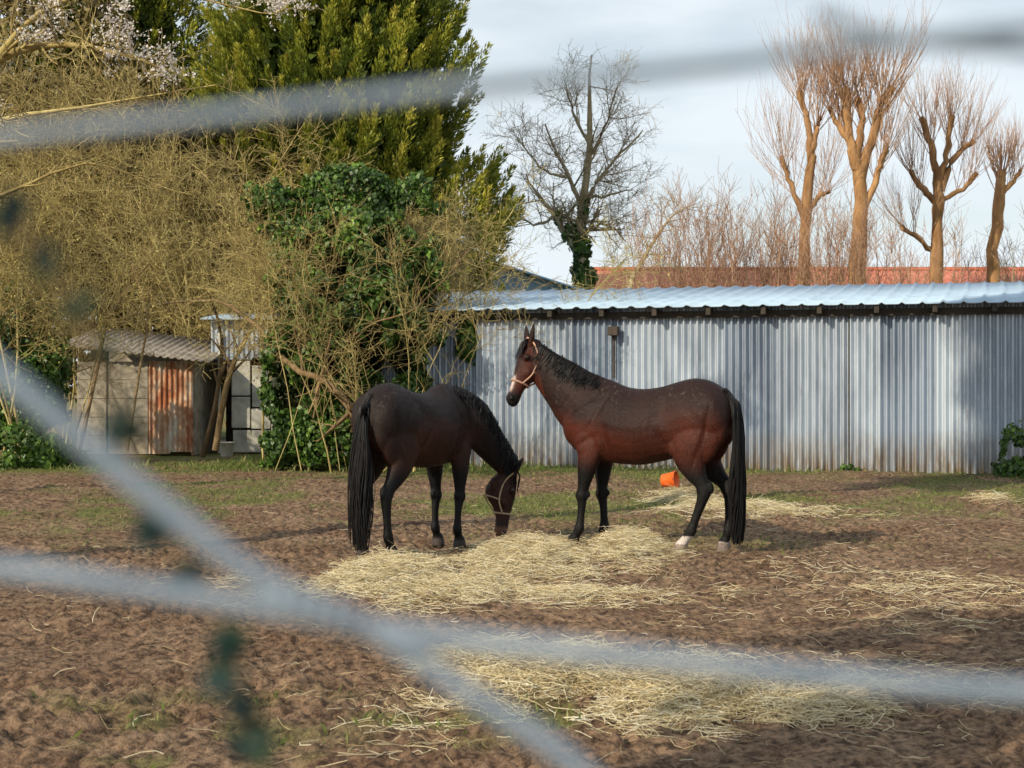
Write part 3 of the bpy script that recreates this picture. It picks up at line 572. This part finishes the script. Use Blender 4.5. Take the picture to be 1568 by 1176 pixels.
o1=ivy('leaves',[(450,620,27.9,.65,.5,1.1),(490,520,27.8,.95,.6,1.2),(570,480,27.8,.9,.5,1.0),(560,380,28.2,1.1,.6,.8),(480,400,28.4,.9,.6,.9),(640,400,28.4,.75,.5,.6),(430,680,27.8,.6,.4,.5),(510,670,27.6,.8,.45,.55),(640,530,28.4,.45,.4,.8),(600,600,28.2,.55,.4,.9),(540,310,28.8,1.0,.5,.6),(420,320,28.8,.6,.4,.5),(715,520,28.8,.22,.2,.5),(640,300,28.8,.5,.4,.4)],66000,.095,None,.40)
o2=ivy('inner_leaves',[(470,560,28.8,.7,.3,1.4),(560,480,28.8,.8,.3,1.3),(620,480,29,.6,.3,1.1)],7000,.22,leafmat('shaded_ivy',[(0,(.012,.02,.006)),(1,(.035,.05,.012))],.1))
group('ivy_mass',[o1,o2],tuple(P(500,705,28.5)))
group('ivy_bush',[ivy('leaves',[(30,600,29,.95,.6,1.2),(60,560,30,.6,.5,1.3),(10,500,30,.9,.6,.8),(20,690,27.5,1.0,.6,.5),(-90,600,29,1.3,.8,1.5),(90,700,28,.5,.5,.3)],26000,thr=.3)],tuple(P(30,705,29)))
group('wall_weed',[ivy('leaves',[(1555,690,25.2,.25,.25,.4),(1540,722,25,.4,.3,.15),(1300,722,26.6,.15,.15,.12)],1500,.08,thr=.3)],tuple(P(1555,730,25)))
hm=leafmat('backing_leaves',[(0,(.05,.04,.015)),(.6,(.18,.14,.05)),(1,(.34,.28,.10))],.2)
group('dark_leaf_backing',[ivy('leaves',[(60,440,41,4.0,.8,3.2),(-120,350,41,3,1,4),(230,400,41,3.4,.8,2.8),(420,450,40,3,.8,3.0),(600,480,38,2.4,.8,2.6),(100,250,42,3.4,.8,3.),(280,310,41,3,.8,2.5),(60,90,43,3.2,.8,2.6)],46000,.2,mat=hm)],(-6,41,0))  # added dark leaf backing, stands in for shade deep in the thicket
conm=leafmat('cypress_foliage',[(0,(.03,.055,.01)),(.32,(.12,.16,.02)),(.65,(.33,.34,.04)),(1,(.52,.45,.08))],.25)
def conifer(name,px,d,R0,H,nclump,per,zmin=1.5,seed=0):
    cx=X_(px,d); zc=rng.uniform(zmin,H*.98,nclump); th=rng.uniform(-np.pi*1.08,np.pi*.08,nclump)
    Rz=R0*(1-(zc/H)**3)*(.78+.38*vnoise(th*2.2+seed,zc*.7,41)); rr=Rz*rng.uniform(.72,1.,nclump)
    C=np.stack([cx+rr*np.cos(th),d+rr*np.sin(th),zc],1); out=np.stack([np.cos(th)*.7,np.sin(th)*.7,np.full(nclump,1.)],1)
    idx=np.repeat(np.arange(nclump),per); n=len(idx); sz=rng.uniform(.35,.8,nclump)
    q=rng.uniform(0,1,n); rad=sz[idx]*.5*(1-q*.8)*np.sqrt(rng.uniform(0,1,n)); o=nrm(out)[idx]; pr=nrm(np.cross(o,runit(n)))
    p=C[idx]+o*(q*sz[idx]*1.5-.3)[:,None]+pr*rad[:,None]
    dr=nrm(o*1.0+pr*.5+runit(n)*.3); tc_=rng.beta(2,2,nclump)*.7
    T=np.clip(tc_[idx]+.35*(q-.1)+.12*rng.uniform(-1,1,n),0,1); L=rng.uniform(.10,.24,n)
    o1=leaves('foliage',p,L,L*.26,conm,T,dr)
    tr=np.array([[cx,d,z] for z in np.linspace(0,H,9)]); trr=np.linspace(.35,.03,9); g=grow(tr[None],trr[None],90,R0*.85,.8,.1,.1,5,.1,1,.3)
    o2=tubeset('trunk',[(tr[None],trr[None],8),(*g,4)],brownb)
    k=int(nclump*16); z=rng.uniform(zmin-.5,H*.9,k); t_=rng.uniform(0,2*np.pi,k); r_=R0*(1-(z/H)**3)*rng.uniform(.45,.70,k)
    o3=leaves('inner_shade_foliage',np.stack([cx+r_*np.cos(t_),d+r_*np.sin(t_),z],1),rng.uniform(.3,.55,k),.3,conm,rng.uniform(0,.2,k))  # inner leaves take the darkest tints: shade inside the crown put into the colour
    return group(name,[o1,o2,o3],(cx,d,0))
conifer('cypress_tree',515,44,4.9,18,1600,120)
conifer('cypress_tree.001',170,46,4.2,17,600,90,seed=5,zmin=5)

blm=leafmat('blossom_petals',[(0,(.66,.58,.54)),(1,(.82,.79,.76))],.3)
trk=[(-150,760,21,.16),(-120,500,21,.13),(-90,250,21,.11),(-40,120,21,.08),(60,70,21,.05),(180,80,20.5,.03),(260,110,20.5,.012)]
c,r=limb([(*P(a,b,d),q) for a,b,d,q in trk],16); c2,r2=limb([(*P(a,b,d),q) for a,b,d,q in [(-80,240,21,.09),(0,185,21,.045),(120,165,21,.02),(330,130,21,.008)]],12)
c3,r3=limb([(*P(a,b,d),q) for a,b,d,q in [(-60,160,21,.07),(60,20,21,.035),(200,-20,21,.02),(400,20,21,.01),(440,10,21,.008)]],12)
c4,r4=limb([(*P(a,b,d),q) for a,b,d,q in [(-100,300,21,.07),(0,300,21,.03),(130,250,21,.015),(260,290,21,.008)]],12)
gs=[(c[None],r[None],8)]+[(q[None],s_[None],7) for q,s_ in ((c2,r2),(c3,r3),(c4,r4))]; tips=[]
for q,s_ in ((c[4:],r[4:]),(c2,r2),(c3,r3),(c4,r4)):
    g=grow(q[None],s_[None],22,1.0,.6,.12,.2,5,.1,1,.5,rmin=.005); gs.append((*g,4)); g2=grow(*g,9,.5,.6,.08,.2,5,rmin=.0035); gs.append((*g2,3)); tips.append(g2[0])
tp=np.concatenate([tips[0],tips[2]]).reshape(-1,3); sel=vnoise(tp[:,0]*1.6,tp[:,2]*1.6,51)>.52; tp=tp[sel]; k=rng.integers(0,len(tp),3600)
group('blossom_tree',[tubeset('branches',gs,olive),leaves('blossom',tp[k]+rng.normal(0,.025,(3600,3)),rng.uniform(.02,.045,3600),.032,blm,rng.uniform(0,1,3600))],tuple(P(-150,760,21)*np.array([1,1,0])))

def limbtree(name,paths,mat,levels,extra=None,d=50,n0=10,rf=1.,mat2=None):
    gs=[];cs=[]
    for pl in paths:
        c,r=limb([(*P(a,b,d),q/F*d*rf) for a,b,q in pl],n0)
        j=rng.normal(0,.03,c.shape); j[0]=0; c=c+j; r=r*rng.uniform(.88,1.15,len(r)); gs.append((c[None],r[None],8)); cs.append((c,r))
    A=np.stack([c for c,_ in cs[levels.get('skip',0):]]); R=np.stack([r for _,r in cs[levels.get('skip',0):]])
    p,r=A,R; g2=[]
    for (nc,L,sp,up,wg,t0,rs,rm) in levels['l']:
        p,r=grow(p,r,nc,L,sp,up,wg,5,t0,1,rs,rmin=rm); g2.append((p,r,3))
    obs=[tubeset('branches',gs,mat),tubeset('twigs',g2,mat2 or mat)]+(extra or [])
    b=P(*paths[0][0][:2],d); return group(name,obs,(b[0],b[1],0))
D=50
iv=ivy('ivy',[(893,425,D,.4,.35,.6),(890,380,D,.32,.3,.5),(872,355,D,.24,.22,.35),(893,320,D,.18,.18,.5),(855,335,D,.15,.15,.25)],2600,.14)
limbtree('bare_tree',[[(893,590,11),(891,440,10),(890,380,8),(893,300,6),(904,225,4.5),(900,150,3),(905,85,1.2)],[(889,400,6),(868,360,5),(850,330,4),(825,300,2.5),(805,270,1.2)],[(893,330,4),(880,290,3.5),(860,250,2.5),(835,190,1.2)],
  [(894,320,4),(915,280,3),(950,235,2),(985,200,1)],[(900,240,3),(930,190,2),(945,130,1)],[(902,220,3),(880,180,2),(865,120,1)],[(891,300,3),(925,300,2),(965,290,1)],[(892,360,2.5),(925,345,1.8),(960,370,1)],[(850,330,3),(822,345,2),(795,330,1)],[(870,270,2.5),(830,260,1.6),(795,215,1)]],
  greyb,{'l':[(10,2.0,.6,.15,.22,.3,.5,.012),(8,1.1,.6,.1,.25,.2,.6,.008),(5,.6,.6,.05,.25,.2,.7,.005)]},[iv],D)
def shl(n,L,t0): return {'l':[(n,L,.55,.45,.07,t0,.14,.006),(6,L*.5,.42,.40,.09,.15,.7,.0035)],'skip':1}
limbtree('pollard_tree',[[(1228,590,13),(1230,440,12),(1234,330,9),(1243,240,7)],[(1243,250,7),(1238,190,5),(1222,140,5)],[(1243,240,6),(1250,205,5),(1256,180,4)],[(1234,340,6),(1215,290,4.5),(1195,240,4)],[(1236,320,5),(1255,300,4),(1272,292,3)]],orange,shl(26,3.6,.4),None,46,rf=.9,mat2=shootm)
limbtree('pollard_tree.001',[[(1312,590,18),(1314,440,17),(1318,330,14),(1314,250,11)],[(1312,260,10),(1300,200,8),(1293,135,8)],[(1318,280,9),(1340,190,8),(1366,130,7)],[(1320,330,7),(1345,270,6),(1358,225,5)],[(1306,230,7),(1285,195,5),(1272,165,4)],[(1314,250,8),(1318,190,6),(1316,150,6)]],orange,shl(26,3.8,.4),None,46,rf=.88,mat2=shootm)
limbtree('pollard_tree.002',[[(1435,590,12),(1435,415,11),(1437,320,9),(1436,280,8)],[(1436,290,7),(1430,240,6),(1410,178,5)],[(1437,300,7),(1462,240,5),(1495,214,4)],[(1437,285,6),(1450,230,5),(1458,178,5)],[(1437,315,6),(1410,285,5),(1395,262,4)],[(1435,390,5),(1405,365,4),(1378,345,4)],[(1438,310,5),(1470,290,4),(1498,268,4)]],orange,shl(20,3.0,.4),None,48,rf=.92,mat2=shootm)
limbtree('pollard_tree.003',[[(1520,590,12),(1520,410,11),(1528,330,10),(1533,268,9)],[(1529,330,9),(1532,290,8),(1534,264,8)],[(1528,300,6),(1550,280,4),(1562,260,3)]],orange,shl(24,2.6,.3),None,50,rf=.9,mat2=shootm)
rb=barkmat('red_shoots',[(0,(.36,.20,.13)),(1,(.60,.40,.27))])
shrub('willow_bush',120,X_(985,43),X_(1400,43),41.5,44.5,6.4,(8,5),(2.0,.9),rb,lean=.16,up=.5,wig=.06,z0=0.,droop=0,rm=.006,t0=.5,r=.028)
shrub('willow_bush.001',36,X_(1440,52),X_(1640,52),50,54,7.0,(7,6),(2.0,.9),greyb,lean=.16,up=.4,wig=.06,z0=0.,droop=0,rm=.007)
c,r=limb([(*P(a,b,44),q) for a,b,q in [(960,600,.12),(965,440,.08),(985,400,.06),(1000,370,.045),(1030,330,.03),(1055,316,.02)]],12); g=grow(c[None],r[None],20,1.4,.7,.0,.2,5,.45,1,.5,rmin=.008)
group('leaning_tree',[tubeset('branches',[(c[None],r[None],7),(*g,4),(*grow(*g,6,.8,.6,0,.2,5,rmin=.006),3)],greyb)],tuple(P(960,600,44)))
def shadetree(name,x,y,zc,R,Nn):
    c,r=limb([(x,y,0,.3),(x+.2,y,zc*.4,.24),(x,y+.2,zc*.8,.15),(x,y,zc+R*.7,.04)],10); g=grow(c[None],r[None],26,R*1.1,.7,.3,.2,5,.6,1,.5,rmin=.02); g2=grow(*g,10,R*.5,.6,.1,.25,5,rmin=.012); g3=grow(*g2,5,R*.25,.6,.1,.25,4,rmin=.008)
    q=g3[0].reshape(-1,3); k=rng.integers(0,len(q),Nn); lv=leaves('leaves',q[k]+rng.normal(0,.12,(Nn,3)),rng.uniform(.15,.3,Nn),.15,ivym,rng.uniform(0,1,Nn))
    group(name,[tubeset('branches',[(c[None],r[None],8),(*g,4),(*g2,3),(*g3,3)],greyb),lv],(x,y,0))
def src(px_,py_,pz_,t_): return (px_+S.x*t_,py_+S.y*t_,pz_+S.z*t_)
a=src(8.7,26,1.7,30); shadetree('shade_tree',a[0],a[1],a[2],2.3,14000)
a=src(4.7,9.8,0,20); shadetree('shade_tree.001',a[0],a[1],a[2],2.6,5500)

# ---------------------------------------------------------------- wire fence close to the camera, with bindweed
fm=plain('galvanised_wire',(.25,.31,.38),(.18,.23,.29),rough=.5,spec=.4,sc=40); FD=.36
gs=[]
for pl,rr in (([(-500,270),(0,212),(400,170),(770,128),(1100,98),(1290,72),(1900,10)],.0019),([(1250,20),(1330,46),(1450,66),(1600,80),(1900,160)],.0017),
    ([(-300,330),(0,570),(180,720),(370,868),(470,925),(560,960),(700,980),(1000,1010),(1300,1040),(1430,1052),(1900,1080)],.0027),
    ([(560,955),(640,1010),(760,1090),(900,1190),(1200,1500)],.0027),([(-400,850),(0,872),(200,900),(370,925),(470,940),(560,960)],.0026)):
    c,r=limb([(*P(a,b,FD),rr) for a,b in pl],30); gs.append((c[None],r[None],8))
th=np.linspace(0,10*np.pi,60); kc=np.stack([P(430+ (q/60)*130,905+(q/60)*52,FD)+np.array([0,math.cos(th[q])*.003,math.sin(th[q])*.003]) for q in range(60)]); gs.append((kc[None],np.full((1,60),.001),6))
group('wire_fence',[tubeset('wires',gs,fm)],tuple(P(560,960,FD)))
vm=leafmat('vine_leaves',[(0,(.008,.03,.035)),(.5,(.015,.045,.05)),(1,(.02,.05,.015))],.2)
vp=[(10,320),(70,400),(115,475),(150,560),(190,645),(235,800),(300,880),(345,985),(370,1050),(385,1150),(390,1250)]
c,r=limb([(*P(a,b,.42),.0007) for a,b in vp],36); C=[];S_=[]
for a,b,s_ in ((18,330,.008),(70,395,.007),(110,470,.006),(150,560,.005),(190,645,.009),(232,815,.009),(296,880,.007),(345,985,.009),(352,1040,.009),(375,1075,.007),(388,1140,.010)):
    for q in range(4): C.append(P(a+rng.normal(0,8),b+rng.normal(0,10),.42)); S_.append(s_*1.4)
C=np.array(C);S_=np.array(S_)
group('bindweed_vine',[tubeset('stem',[(c[None],r[None],5)],brownb),leaves('leaves',C,S_,S_*.8,vm,rng.uniform(0,1,len(C)),None,np.array([[0,-1,.2]])+rng.normal(0,.3,(len(C),3)))],tuple(P(190,645,.42)))
print('objects',len(bpy.data.objects),'verts',sum(len(m.vertices) for m in bpy.data.meshes))
